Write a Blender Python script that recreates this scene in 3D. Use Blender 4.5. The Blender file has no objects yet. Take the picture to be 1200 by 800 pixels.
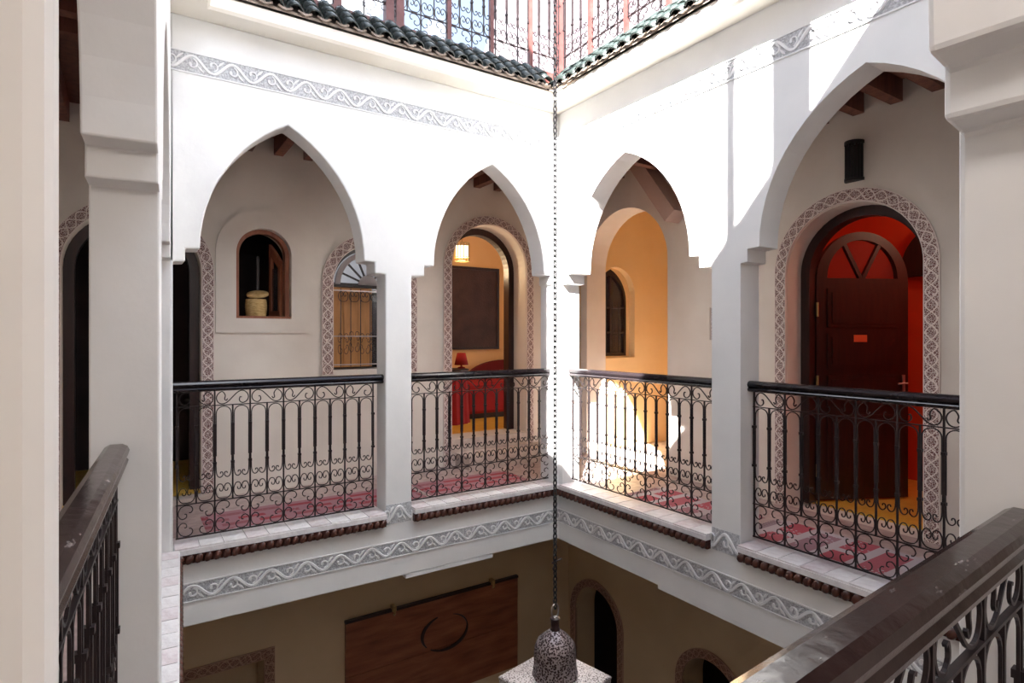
import bpy, math, random
from mathutils import Vector, Matrix
from mathutils.geometry import tessellate_polygon
R = math.radians
PI = math.pi
random.seed(7)
scene = bpy.context.scene
col = scene.collection

# ------------------------------------------------------------------ camera
cam_data = bpy.data.cameras.new('camera')
cam_data.sensor_width = 36.0
cam_data.lens = 685.6 / 1200 * 36
cam_data.shift_y = -5 / 1200
cam_data.clip_start = 0.02
cam = bpy.data.objects.new('camera', cam_data)
cam.location = (-3.35, -4.30, 1.40)
cam.rotation_euler = (R(90), 0, -R(33.4))
col.objects.link(cam)
scene.camera = cam

# ------------------------------------------------------------------ world, sun, exposure
world = bpy.data.worlds.new('sky')
scene.world = world
world.use_nodes = True
wn = world.node_tree.nodes
wl = world.node_tree.links
wn.clear()
w_out = wn.new('ShaderNodeOutputWorld')
w_bg = wn.new('ShaderNodeBackground')
w_bg.inputs['Strength'].default_value = 2.5
w_tc = wn.new('ShaderNodeTexCoord')
w_noise = wn.new('ShaderNodeTexNoise')
w_noise.inputs['Scale'].default_value = 2.6
w_noise.inputs['Detail'].default_value = 6
w_ramp = wn.new('ShaderNodeValToRGB')
w_ramp.color_ramp.elements[0].position = 0.50
w_ramp.color_ramp.elements[0].color = (0.075, 0.098, 0.140, 1)
w_ramp.color_ramp.elements[1].position = 0.605
w_ramp.color_ramp.elements[1].color = (0.88, 0.93, 1.0, 1)
w_map = wn.new('ShaderNodeMapping')
w_map.inputs['Location'].default_value = (0.0, 0.0, 0.0)
wl.new(w_tc.outputs['Generated'], w_map.inputs['Vector'])
wl.new(w_map.outputs['Vector'], w_noise.inputs['Vector'])
wl.new(w_noise.outputs['Fac'], w_ramp.inputs['Fac'])
wl.new(w_ramp.outputs['Color'], w_bg.inputs['Color'])
wl.new(w_bg.outputs['Background'], w_out.inputs['Surface'])

sun_data = bpy.data.lights.new('sun', 'SUN')
sun_data.energy = 13.0
sun_data.angle = R(0.6)
sun_data.color = (1.0, 0.97, 0.94)
sun = bpy.data.objects.new('sun', sun_data)
sun.rotation_euler = Vector((0.98, 1.0, -1.08)).to_track_quat('-Z', 'Y').to_euler()
sun.location = (-6, -6, 9)
col.objects.link(sun)

scene.view_settings.view_transform = 'Standard'
scene.view_settings.look = 'None'
scene.view_settings.gamma = 1.0
scene.view_settings.use_curve_mapping = False
scene.view_settings.exposure = 2.22

# ------------------------------------------------------------------ materials
def new_mat(name):
    m = bpy.data.materials.new(name)
    m.use_nodes = True
    nt = m.node_tree
    return m, nt.nodes, nt.links, nt.nodes['Principled BSDF']

def mat(name, c, rough=0.6, metal=0.0, c2=None, nscale=6.0, bump=0.0, bscale=40.0, stretch=(1, 1, 1), lo=0.35, hi=0.65):
    m, n, l, b = new_mat(name)
    b.inputs['Roughness'].default_value = rough
    b.inputs['Metallic'].default_value = metal
    b.inputs['Base Color'].default_value = (*c, 1)
    tc = n.new('ShaderNodeTexCoord')
    mp = n.new('ShaderNodeMapping')
    mp.inputs['Scale'].default_value = stretch
    l.new(tc.outputs['Object'], mp.inputs['Vector'])
    if c2:
        nz = n.new('ShaderNodeTexNoise')
        nz.inputs['Scale'].default_value = nscale
        nz.inputs['Detail'].default_value = 5
        rp = n.new('ShaderNodeValToRGB')
        rp.color_ramp.elements[0].position = lo
        rp.color_ramp.elements[0].color = (*c, 1)
        rp.color_ramp.elements[1].position = hi
        rp.color_ramp.elements[1].color = (*c2, 1)
        l.new(mp.outputs['Vector'], nz.inputs['Vector'])
        l.new(nz.outputs['Fac'], rp.inputs['Fac'])
        l.new(rp.outputs['Color'], b.inputs['Base Color'])
    if bump:
        bz = n.new('ShaderNodeTexNoise')
        bz.inputs['Scale'].default_value = bscale
        bz.inputs['Detail'].default_value = 4
        bp = n.new('ShaderNodeBump')
        bp.inputs['Strength'].default_value = bump
        bp.inputs['Distance'].default_value = 0.02
        l.new(mp.outputs['Vector'], bz.inputs['Vector'])
        l.new(bz.outputs['Fac'], bp.inputs['Height'])
        l.new(bp.outputs['Normal'], b.inputs['Normal'])
    return m

M = {}
M['white'] = mat('white_plaster', (0.80, 0.80, 0.79), 0.75, c2=(0.86, 0.855, 0.84), nscale=2.5, bump=0.12, bscale=9)
M['gallery'] = mat('gallery_tadelakt', (0.73, 0.66, 0.59), 0.5, c2=(0.80, 0.74, 0.67), nscale=2.2, bump=0.12, bscale=7)
M['ground'] = mat('ground_floor_tadelakt', (0.60, 0.45, 0.28), 0.45, c2=(0.66, 0.51, 0.33), nscale=1.6, bump=0.08, bscale=6)
M['ochre'] = mat('ochre_plaster', (0.80, 0.55, 0.27), 0.7, c2=(0.84, 0.60, 0.32), nscale=2, bump=0.06, bscale=10)
M['pinkplaster'] = mat('pink_plaster', (0.55, 0.38, 0.32), 0.7, c2=(0.60, 0.43, 0.37), nscale=3)
M['orangeroom'] = mat('orange_room_plaster', (0.78, 0.47, 0.20), 0.7, c2=(0.82, 0.52, 0.25), nscale=2)
M['redroom'] = mat('red_room_plaster', (0.66, 0.06, 0.015), 0.6, c2=(0.72, 0.08, 0.02), nscale=2)
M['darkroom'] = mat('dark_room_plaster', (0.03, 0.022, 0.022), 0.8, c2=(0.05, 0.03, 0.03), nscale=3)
M['yellowtile'] = mat('yellow_tiles', (0.72, 0.42, 0.05), 0.35, c2=(0.80, 0.50, 0.08), nscale=9)
M['wood'] = mat('red_brown_timber', (0.16, 0.055, 0.035), 0.5, c2=(0.26, 0.10, 0.06), nscale=5, stretch=(1, 1, 8), bump=0.15)
M['joist'] = mat('ceiling_timber', (0.13, 0.046, 0.030), 0.55, c2=(0.21, 0.08, 0.052), nscale=4, bump=0.15, stretch=(6, 6, 1))
M['darkwood'] = mat('dark_stained_wood', (0.018, 0.007, 0.007), 0.33, c2=(0.032, 0.011, 0.010), nscale=4, stretch=(8, 8, 1), bump=0.1)
M['doorwood'] = mat('mahogany_wood', (0.020, 0.005, 0.005), 0.38, c2=(0.034, 0.008, 0.006), nscale=4, stretch=(8, 8, 1), bump=0.1)
M['redwood'] = mat('reddish_window_wood', (0.30, 0.10, 0.05), 0.4, c2=(0.38, 0.14, 0.075), nscale=6, stretch=(6, 6, 1))
M['iron'] = mat('dark_wrought_iron', (0.016, 0.011, 0.012), 0.4, 0.3, c2=(0.030, 0.019, 0.019), nscale=30)
M['handrail'] = mat('lacquered_handrail', (0.012, 0.010, 0.013), 0.16, c2=(0.024, 0.017, 0.018), nscale=8)
def worn_mat():
    m = mat('worn_brown_handrail', (0.016, 0.009, 0.009), 0.20, c2=(0.034, 0.018, 0.017), nscale=7, bump=0.08, bscale=18)
    n, l = m.node_tree.nodes, m.node_tree.links
    b = n['Principled BSDF']
    base = b.inputs['Base Color'].links[0].from_socket
    tc = n.new('ShaderNodeTexCoord'); mp = n.new('ShaderNodeMapping'); mp.inputs['Scale'].default_value = (1.0, 3.0, 3.0)
    nz = n.new('ShaderNodeTexNoise'); nz.inputs['Scale'].default_value = 9; nz.inputs['Detail'].default_value = 8; nz.inputs['Roughness'].default_value = 0.75
    l.new(tc.outputs['Object'], mp.inputs['Vector']); l.new(mp.outputs['Vector'], nz.inputs['Vector'])
    rp = n.new('ShaderNodeValToRGB')
    rp.color_ramp.elements[0].position = 0.60; rp.color_ramp.elements[0].color = (0, 0, 0, 1)
    rp.color_ramp.elements[1].position = 0.70; rp.color_ramp.elements[1].color = (1, 1, 1, 1)
    l.new(nz.outputs['Fac'], rp.inputs['Fac'])
    mx = n.new('ShaderNodeMix'); mx.data_type = 'RGBA'
    l.new(rp.outputs['Color'], mx.inputs['Factor']); l.new(base, mx.inputs['A']); mx.inputs['B'].default_value = (0.22, 0.19, 0.19, 1)
    l.new(mx.outputs['Result'], b.inputs['Base Color'])
    return m
M['wornrail'] = worn_mat()
M['tilegreen'] = mat('green_black_glazed_tile', (0.012, 0.018, 0.016), 0.25, c2=(0.030, 0.040, 0.036), nscale=14, bump=0.2)
M['mortar'] = mat('tile_mortar', (0.22, 0.17, 0.13), 0.9, c2=(0.36, 0.29, 0.24), nscale=20, bump=0.4)
M['redpaint'] = mat('faded_red_paint', (0.10, 0.026, 0.022), 0.55, c2=(0.15, 0.05, 0.043), nscale=10)
M['cornice'] = mat('cream_cornice_plaster', (0.80, 0.74, 0.64), 0.7, c2=(0.85, 0.80, 0.71), nscale=2.5, bump=0.08, bscale=8)
M['friezegrey'] = mat('frieze_grey_ground', (0.40, 0.405, 0.42), 0.8, c2=(0.62, 0.625, 0.64), nscale=90, bump=0.4, bscale=120, lo=0.4, hi=0.6)
M['friezewhite'] = mat('frieze_white_relief', (0.78, 0.78, 0.78), 0.7, c2=(0.86, 0.86, 0.855), nscale=20)
M['silltile'] = mat('white_sill_tile', (0.74, 0.70, 0.70), 0.4, c2=(0.84, 0.81, 0.81), nscale=25, bump=0.2)
M['silltilepink'] = mat('pinkish_sill_tile', (0.66, 0.57, 0.58), 0.4, c2=(0.80, 0.74, 0.75), nscale=25, bump=0.2)
M['bead'] = mat('glazed_brown_bead', (0.050, 0.015, 0.011), 0.22, c2=(0.10, 0.036, 0.025), nscale=30)
M['tadfloor'] = mat('pinkish_stone_floor', (0.40, 0.29, 0.27), 0.4, c2=(0.55, 0.43, 0.40), nscale=14, bump=0.1)
M['stone'] = mat('pale_stone_step', (0.55, 0.45, 0.40), 0.55, c2=(0.66, 0.57, 0.51), nscale=14, bump=0.15)
M['silver'] = mat('silvered_brass', (0.42, 0.38, 0.38), 0.32, 0.8, c2=(0.55, 0.50, 0.49), nscale=12)
M['brass'] = mat('dull_brass', (0.45, 0.32, 0.14), 0.35, 0.9)
M['wicker'] = mat('straw_wicker', (0.52, 0.33, 0.12), 0.75, c2=(0.72, 0.52, 0.24), nscale=30, stretch=(1, 1, 4), bump=0.3)
M['redcloth'] = mat('red_bed_cover', (0.34, 0.006, 0.008), 0.8, c2=(0.40, 0.010, 0.010), nscale=8)
M['redshade'] = mat('red_lamp_shade', (0.34, 0.01, 0.012), 0.8)
M['darkcanvas'] = mat('dark_painting', (0.030, 0.012, 0.012), 0.55, c2=(0.055, 0.022, 0.02), nscale=5, bump=0.2)
M['black'] = mat('black_metal', (0.012, 0.011, 0.012), 0.45)
M['board'] = mat('old_red_brown_board', (0.17, 0.050, 0.022), 0.5, c2=(0.36, 0.125, 0.055), nscale=2.2, stretch=(1, 1, 6), bump=0.25, bscale=15, lo=0.3, hi=0.7)
M['signred'] = mat('orange_red_sign', (0.75, 0.10, 0.03), 0.5)
M['brownshutter'] = mat('brown_window_board', (0.46, 0.21, 0.065), 0.5, c2=(0.56, 0.27, 0.09), nscale=5, stretch=(6, 6, 1))
M['roofwall'] = mat('shade_toned_render', (0.14, 0.115, 0.135), 0.85, c2=(0.22, 0.19, 0.20), nscale=2.0, bump=0.1)  # lilac shade on a white wall, put into a darkened base colour
M['greytimber'] = mat('greyed_timber', (0.36, 0.33, 0.34), 0.7)  # even grey of the fan rim and hub

def glass_mat():
    m, n, l, b = new_mat('old_window_glass')
    b.inputs['Base Color'].default_value = (0.10, 0.09, 0.10, 1)
    b.inputs['Roughness'].default_value = 0.08
    b.inputs['Alpha'].default_value = 0.45
    return m
M['glass'] = glass_mat()
M['clearglass'] = glass_mat(); M['clearglass'].name = 'clear_fanlight_glass'; M['clearglass'].node_tree.nodes['Principled BSDF'].inputs['Alpha'].default_value = 0.15

def lit_mat(name, c, s):
    m, n, l, b = new_mat(name)
    b.inputs['Base Color'].default_value = (*c, 1)
    b.inputs['Emission Color'].default_value = (*c, 1)
    b.inputs['Emission Strength'].default_value = s
    return m
M['lampglow'] = lit_mat('lit_pendant_glass', (1.0, 0.80, 0.5), 0.9)
M['glowpane'] = lit_mat('glowing_fanlight_glass', (0.45, 0.47, 0.52), 0.12)  # weak emission stands in for daylight on the fanlight pane

def math_node(n, op, a=None, b=None, clamp=False):
    x = n.new('ShaderNodeMath')
    x.operation = op
    x.use_clamp = clamp
    for i, v in enumerate((a, b)):
        if v is not None and not hasattr(v, 'links') and not hasattr(v, 'is_output'):
            x.inputs[i].default_value = v
    return x

def carved_mat(name, light, dark):
    """interlaced carved plaster: UV.x across the strip, UV.y along it in strip widths"""
    m, n, l, b = new_mat(name)
    b.inputs['Roughness'].default_value = 0.75
    uv = n.new('ShaderNodeUVMap')
    sep = n.new('ShaderNodeSeparateXYZ')
    l.new(uv.outputs['UV'], sep.inputs['Vector'])
    def op(o, a, bb=None):
        x = n.new('ShaderNodeMath'); x.operation = o
        for i, v in enumerate((a, bb)):
            if v is None: continue
            if isinstance(v, (int, float)): x.inputs[i].default_value = v
            else: l.new(v, x.inputs[i])
        return x.outputs[0]
    u, v = sep.outputs['X'], sep.outputs['Y']
    masks = []
    for ph in (0.0, PI):
        s = op('SINE', op('ADD', op('MULTIPLY', v, PI * 1.05), ph))
        c = op('ADD', op('MULTIPLY', s, 0.36), 0.5)
        masks.append(op('LESS_THAN', op('ABSOLUTE', op('SUBTRACT', u, c)), 0.055))
    masks.append(op('GREATER_THAN', op('ABSOLUTE', op('SUBTRACT', u, 0.5)), 0.44))
    vor = n.new('ShaderNodeTexVoronoi')
    vor.feature = 'DISTANCE_TO_EDGE'
    vor.inputs['Scale'].default_value = 7.0
    l.new(uv.outputs['UV'], vor.inputs['Vector'])
    masks.append(op('LESS_THAN', vor.outputs['Distance'], 0.065))
    acc = masks[0]
    for k in masks[1:]:
        acc = op('MAXIMUM', acc, k)
    mix = n.new('ShaderNodeMix'); mix.data_type = 'RGBA'
    mix.inputs['A'].default_value = (*dark, 1)
    mix.inputs['B'].default_value = (*light, 1)
    l.new(acc, mix.inputs['Factor'])
    l.new(mix.outputs['Result'], b.inputs['Base Color'])
    bp = n.new('ShaderNodeBump')
    bp.inputs['Strength'].default_value = 0.6
    bp.inputs['Distance'].default_value = 0.01
    l.new(acc, bp.inputs['Height'])
    l.new(bp.outputs['Normal'], b.inputs['Normal'])
    return m
M['carved'] = carved_mat('carved_plaster_lace', (0.80, 0.70, 0.65), (0.20, 0.095, 0.09))
M['carvedground'] = carved_mat('carved_plaster_ground', (0.46, 0.30, 0.22), (0.16, 0.07, 0.05))

def pierced_mat(name='pierced_silvered_brass', sc=120, lo=0.34, hi=0.44, hole=(0.05, 0.035, 0.035), metal_c=(0.60, 0.57, 0.58)):
    m, n, l, b = new_mat(name)
    tc = n.new('ShaderNodeTexCoord')
    vor = n.new('ShaderNodeTexVoronoi')
    vor.inputs['Scale'].default_value = sc
    l.new(tc.outputs['Object'], vor.inputs['Vector'])
    rp = n.new('ShaderNodeValToRGB')
    rp.color_ramp.elements[0].position = lo
    rp.color_ramp.elements[0].color = (*hole, 1)
    rp.color_ramp.elements[1].position = hi
    rp.color_ramp.elements[1].color = (*metal_c, 1)
    l.new(vor.outputs['Distance'], rp.inputs['Fac'])
    l.new(rp.outputs['Color'], b.inputs['Base Color'])
    b.inputs['Metallic'].default_value = 0.55
    b.inputs['Roughness'].default_value = 0.38
    return m
M['pierceddark'] = pierced_mat('pierced_tarnished_brass', 105, 0.46, 0.56, (0.05, 0.03, 0.03), (0.40, 0.34, 0.34))
M['pierced'] = pierced_mat()

def rug_mat(name, ground, motif, pale, bw, bh):
    m, n, l, b = new_mat(name)
    b.inputs['Roughness'].default_value = 0.95
    tc = n.new('ShaderNodeTexCoord')
    br = n.new('ShaderNodeTexBrick')
    br.offset = 0.5
    br.inputs['Scale'].default_value = 1.0
    br.inputs['Brick Width'].default_value = bw
    br.inputs['Row Height'].default_value = bh
    br.inputs['Mortar Size'].default_value = 0.035
    br.inputs['Color1'].default_value = (*ground, 1)
    br.inputs['Color2'].default_value = (*motif, 1)
    br.inputs['Mortar'].default_value = (*pale, 1)
    l.new(tc.outputs['Object'], br.inputs['Vector'])
    vor = n.new('ShaderNodeTexVoronoi')
    vor.inputs['Scale'].default_value = 34
    l.new(tc.outputs['Object'], vor.inputs['Vector'])
    gt = n.new('ShaderNodeMath'); gt.operation = 'LESS_THAN'
    gt.inputs[1].default_value = 0.28
    l.new(vor.outputs['Distance'], gt.inputs[0])
    mk = n.new('ShaderNodeMath'); mk.operation = 'MULTIPLY'
    nz = n.new('ShaderNodeTexNoise'); nz.inputs['Scale'].default_value = 2.2
    l.new(tc.outputs['Object'], nz.inputs['Vector'])
    st = n.new('ShaderNodeMath'); st.operation = 'GREATER_THAN'; st.inputs[1].default_value = 0.5
    l.new(nz.outputs['Fac'], st.inputs[0])
    l.new(gt.outputs[0], mk.inputs[0]); l.new(st.outputs[0], mk.inputs[1])
    mix = n.new('ShaderNodeMix'); mix.data_type = 'RGBA'
    l.new(mk.outputs[0], mix.inputs['Factor'])
    l.new(br.outputs['Color'], mix.inputs['A'])
    mix.inputs['B'].default_value = (*pale, 1)
    l.new(mix.outputs['Result'], b.inputs['Base Color'])
    return m
M['rugred'] = rug_mat('red_kilim', (0.40, 0.055, 0.075), (0.34, 0.13, 0.15), (0.44, 0.22, 0.25), 0.26, 0.13)
M['rugeast'] = rug_mat('red_and_grey_kilim', (0.50, 0.07, 0.10), (0.30, 0.25, 0.29), (0.55, 0.49, 0.52), 0.50, 0.22)

# ------------------------------------------------------------------ mesh helpers
class MB:
    def __init__(self):
        self.v = []; self.f = []; self.uv = {}
    def add(self, vs, fs):
        o = len(self.v)
        self.v += [tuple(p) for p in vs]
        self.f += [tuple(i + o for i in f) for f in fs]
        return o
    def box(self, x0, x1, y0, y1, z0, z1):
        vs = [(x0, y0, z0), (x1, y0, z0), (x1, y1, z0), (x0, y1, z0), (x0, y0, z1), (x1, y0, z1), (x1, y1, z1), (x0, y1, z1)]
        self.add(vs, [(0, 3, 2, 1), (4, 5, 6, 7), (0, 1, 5, 4), (1, 2, 6, 5), (2, 3, 7, 6), (3, 0, 4, 7)])
        return self
    def obox(self, c, ax, ay, az, hx, hy, hz):
        c = Vector(c); vs = []
        for sz in (-1, 1):
            for sx, sy in ((-1, -1), (1, -1), (1, 1), (-1, 1)):
                vs.append(c + Vector(ax) * hx * sx + Vector(ay) * hy * sy + Vector(az) * hz * sz)
        self.add(vs, [(0, 3, 2, 1), (4, 5, 6, 7), (0, 1, 5, 4), (1, 2, 6, 5), (2, 3, 7, 6), (3, 0, 4, 7)])
        return self
    def plate(self, outer, holes, d0, d1):
        """solid plate: outline in (s,z), thickness along d"""
        loops = [outer] + list(holes)
        tris = tessellate_polygon([[Vector((p[0], p[1], 0)) for p in lp] for lp in loops])
        flat = [p for lp in loops for p in lp]
        n = len(flat)
        o = self.add([(p[0], d0, p[1]) for p in flat] + [(p[0], d1, p[1]) for p in flat], [])
        for t in tris:
            a, b, c = [flat[i] for i in t]
            ar = (b[0] - a[0]) * (c[1] - a[1]) - (b[1] - a[1]) * (c[0] - a[0])
            if ar < 0: t = (t[0], t[2], t[1])
            self.f.append((t[0] + o, t[1] + o, t[2] + o))
            self.f.append((t[0] + o + n, t[2] + o + n, t[1] + o + n))
        k = 0
        for li, lp in enumerate(loops):
            m = len(lp)
            area = sum(lp[i][0] * lp[(i + 1) % m][1] - lp[(i + 1) % m][0] * lp[i][1] for i in range(m))
            flip = (area < 0) != (li > 0)
            for i in range(m):
                a, b = o + k + i, o + k + (i + 1) % m
                q = (a, a + n, b + n, b)
                self.f.append(q if not flip else q[::-1])
            k += m
        return self
    def hplate(self, outer, holes, z0, z1):
        """solid horizontal plate: outline in (x,y)"""
        t = MB().plate(outer, holes, 0, 1)
        vs = [(x, z, z0 if d == 0 else z1) for x, d, z in t.v]
        self.add(vs, [f[::-1] for f in t.f])
        return self
    def tube(self, pts, r, sides=4, closed=False, rot=PI / 4):
        pts = [Vector(p) for p in pts]
        n = len(pts); o = len(self.v); prev = None
        for i, p in enumerate(pts):
            a = pts[i - 1] if (i > 0 or closed) else p
            b = pts[(i + 1) % n] if (i < n - 1 or closed) else p
            t = (b - a).normalized()
            ref = Vector((0, 1, 0)) if abs(t.y) < 0.9 else Vector((1, 0, 0))
            u = t.cross(ref).normalized(); w = t.cross(u)
            rr = r[i] if isinstance(r, (list, tuple)) else r
            for k in range(sides):
                an = rot + 2 * PI * k / sides
                self.v.append(tuple(p + u * math.cos(an) * rr + w * math.sin(an) * rr))
        m = n if closed else n - 1
        for i in range(m):
            for k in range(sides):
                a = o + i * sides + k; b = o + i * sides + (k + 1) % sides
                c = o + ((i + 1) % n) * sides + (k + 1) % sides; d = o + ((i + 1) % n) * sides + k
                self.f.append((a, b, c, d))
        if not closed:
            self.f.append(tuple(o + k for k in range(sides))[::-1])
            self.f.append(tuple(o + (n - 1) * sides + k for k in range(sides)))
        return self
    def lathe(self, prof, seg=24, c=(0, 0, 0), lobes=0, amp=0.0):
        o = len(self.v); n = len(prof)
        for r, z in prof:
            for k in range(seg):
                a = 2 * PI * k / seg
                rr = r * (1 + amp * abs(math.cos(a * lobes / 2))) if lobes else r
                self.v.append((c[0] + rr * math.cos(a), c[1] + rr * math.sin(a), c[2] + z))
        for i in range(n - 1):
            for k in range(seg):
                a = o + i * seg + k; b = o + i * seg + (k + 1) % seg
                self.f.append((a, b, b + seg, a + seg))
        self.f.append(tuple(o + k for k in range(seg))[::-1])
        self.f.append(tuple(o + (n - 1) * seg + k for k in range(seg)))
        return self
    def profile(self, prof, s0, s1):
        """closed profile in (d,z) swept along s"""
        n = len(prof); o = len(self.v)
        self.v += [(s0, d, z) for d, z in prof] + [(s1, d, z) for d, z in prof]
        for i in range(n):
            j = (i + 1) % n
            self.f.append((o + i, o + j, o + j + n, o + i + n))
        self.f.append(tuple(range(o, o + n))[::-1])
        self.f.append(tuple(range(o + n, o + 2 * n)))
        return self
    def mesh(self, name, smooth=False):
        me = bpy.data.meshes.new(name)
        me.from_pydata(self.v, [], self.f)
        import bmesh
        bm = bmesh.new(); bm.from_mesh(me)
        bmesh.ops.recalc_face_normals(bm, faces=bm.faces)
        bm.to_mesh(me); bm.free()
        if smooth:
            for p in me.polygons: p.use_smooth = True
        return me
    def obj(self, name, material, parent=None, smooth=False, **k):
        return link(name, self.mesh(name, smooth), material, parent, **k)

def link(name, me, material=None, parent=None, loc=None, rot=None, scale=None):
    o = bpy.data.objects.new(name, me)
    if material is not None and me is not None and not me.materials:
        me.materials.append(M[material] if isinstance(material, str) else material)
    if parent: o.parent = parent
    if loc: o.location = loc
    if rot: o.rotation_euler = rot
    if scale: o.scale = scale
    col.objects.link(o)
    return o

def tag(o, label, cat=None, group=None, kind=None):
    o['label'] = label
    if cat: o['category'] = cat
    if group: o['group'] = group
    if kind: o['kind'] = kind
    return o

def empty(name, loc=(0, 0, 0), rz=0.0):
    o = bpy.data.objects.new(name, None)
    o.empty_display_size = 0.1
    o.location = loc; o.rotation_euler = (0, 0, rz)
    col.objects.link(o)
    return o

def spline(pts, sub=4):
    P = [Vector(p) for p in pts]; out = []
    for i in range(len(P) - 1):
        p0 = P[max(i - 1, 0)]; p1 = P[i]; p2 = P[i + 1]; p3 = P[min(i + 2, len(P) - 1)]
        for k in range(sub):
            t = k / sub
            out.append(0.5 * ((2 * p1) + (p2 - p0) * t + (2 * p0 - 5 * p1 + 4 * p2 - p3) * t * t + (3 * p1 - p0 - 3 * p2 + p3) * t ** 3))
    out.append(P[-1])
    return out

# ------------------------------------------------------------------ plan of the courtyard
NW, NE = (-3.114, 0.0), (0.0, 0.0)
SE, SW = (0.0, -3.673), (-3.382, -3.910)
CORN = [NW, NE, SE, SW]
def frame(a, b):
    dx, dy = b[0] - a[0], b[1] - a[1]
    return (a[0], a[1], 0), math.atan2(dy, dx), math.hypot(dx, dy)
FR = {'north': frame(NW, NE), 'east': frame(NE, SE), 'south': frame(SE, SW), 'west': frame(SW, NW)}
def quad_offset(d):
    out = []
    for i in range(4):
        a, b, c = CORN[i - 1], CORN[i], CORN[(i + 1) % 4]
        def ln(p, q):
            dx, dy = q[0] - p[0], q[1] - p[1]; L = math.hypot(dx, dy)
            nx, ny = -dy / L, dx / L
            return (p[0] + nx * d, p[1] + ny * d), (dx, dy)
        (p1, d1), (p2, d2) = ln(a, b), ln(b, c)
        den = d1[0] * d2[1] - d1[1] * d2[0]
        t = ((p2[0] - p1[0]) * d2[1] - (p2[1] - p1[1]) * d2[0]) / den
        out.append((p1[0] + d1[0] * t, p1[1] + d1[1] * t))
    return out
WX, EX, NY, SY = -4.55, 1.25, 1.40, -5.30      # outer walls of the gallery

def arc(cx, zs, a, n=20, t0=0.0, t1=PI):
    return [(cx + a * math.cos(t0 + (t1 - t0) * k / n), zs + a * math.sin(t0 + (t1 - t0) * k / n)) for k in range(n + 1)]
def arch_hole(cx, a, zb, zs):
    return [(cx - a, zb), (cx + a, zb)] + arc(cx, zs, a, 24)
def pointed(cx, a, zs, za, n=12):
    h = za - zs; Rr = (a * a + h * h) / (2 * a)
    th = math.acos((Rr - a) / Rr)
    right = [(cx + a - Rr + Rr * math.cos(th * k / n), zs + Rr * math.sin(th * k / n)) for k in range(n + 1)]
    left = [(2 * cx - s, z) for s, z in right[::-1]]
    return right + left[1:]
ZS = 0.03
def arcade_hole(j0, j1, a=None, c=None, zs=1.975, za=2.89, zl=1.882, zu=1.970):
    c = (j0 + j1) / 2 if c is None else c
    a = (j1 - j0) / 2 - 0.172 if a is None else a
    st = 0.085
    pts = [(j0, ZS), (j1, ZS), (j1, zl), (min(c + a + st, j1 - 0.004), zl + .006), (min(c + a + st, j1 - 0.004), zu)]
    pts += pointed(c, a, zs, za)
    pts += [(max(c - a - st, j0 + 0.004), zu), (max(c - a - st, j0 + 0.004), zl + .006), (j0, zl)]
    return pts

# arcade walls round the courtyard
Z0, Z1 = -0.468, 3.47
OPEN = {
    'north': [dict(j0=0.012, j1=1.433, a=0.548, c=0.714), dict(j0=1.649, j1=3.054, a=0.552, c=2.397)],
    'east': [dict(j0=0.06, j1=1.706, a=0.648, c=0.868), dict(j0=1.931, j1=3.485, a=0.642, c=2.708)],
    'south': [dict(j0=0.06, j1=1.735, zl=1.81, zu=1.915), dict(j0=1.955, j1=3.388, zl=1.81, zu=1.915, zs=1.92)],
    'west': [dict(j0=0.006, j1=1.734, zl=1.85, zu=1.945, zs=1.95), dict(j0=1.955, j1=3.87)],
}
THICK = {'north': 0.20, 'east': 0.20, 'south': 0.20, 'west': 0.18}
DESC = {'north': 'white plastered courtyard wall with two pointed arches, facing the near rails',
        'east': 'white plastered courtyard wall with the wide arch in front of the red room',
        'south': 'white plastered arcade carrying the worn brown handrail',
        'west': 'white plastered arcade pillar wall beside the dark arched doorway'}
ARC = {}
for side in ('north', 'east', 'south', 'west'):
    loc, rz, L = FR[side]
    e = THICK[side] if side != 'west' else 0.20
    mb = MB().plate([(0, Z0), (L + e, Z0), (L + e, Z1), (0, Z1)], [arcade_hole(**o) for o in OPEN[side]], 0, THICK[side])
    o = mb.obj('wall_%s_arcade' % side, 'white', loc=loc, rot=(0, 0, rz))
    bv = o.modifiers.new('soft_edges', 'BEVEL'); bv.width = 0.012; bv.segments = 2; bv.limit_method = 'ANGLE'; bv.angle_limit = R(40)
    tag(o, DESC[side], 'wall', kind='structure')
    ARC[side] = o
# lower lintel strips under the band
for side, s0, s1 in (('north', 1.60, 2.40), ('east', 1.22, 3.10)):
    loc, rz, L = FR[side]
    o = MB().box(s0, s1, 0.0, THICK[side], Z0 - 0.028, Z0).obj('trim_lintel', 'white', loc=loc, rot=(0, 0, rz))
    tag(o, 'thin white lintel strip under the %s courtyard band' % ('arched window side' if side == 'north' else 'red room side'), 'lintel', kind='structure')

# gallery floor slab and gallery ceiling
q = quad_offset(0.17)
outer = [(WX, SY), (EX, SY), (EX, NY), (WX, NY)]
o = MB().hplate(outer, [q[::-1]], -0.05, 0.0).obj('floor', 'tadfloor')
tag(o, 'pinkish stone floor of the upper gallery round the courtyard', 'floor', kind='structure')
o = MB().hplate(outer, [q[::-1]], -0.44, -0.05).obj('ceiling_ground', 'ground')
tag(o, 'tan plastered ceiling over the ground floor arcade', 'ceiling', kind='structure')
ceil = MB().hplate(outer, [quad_offset(0.15)[::-1]], 3.23, 3.30).obj('ceiling', 'joist')
tag(ceil, 'red brown timber board ceiling of the upper gallery with joists', 'ceiling', kind='structure')
jm_n = MB().box(-0.04, 0.04, 0.19, 1.42, 3.075, 3.235).mesh('joist')
x = -4.286
while x < 1.2:
    link('joist', jm_n, 'joist', ceil, loc=(x, 0, 0)); x += 0.2637
jm_e = MB().box(0.19, 1.27, -0.04, 0.04, 3.075, 3.235).mesh('joist')
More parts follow.
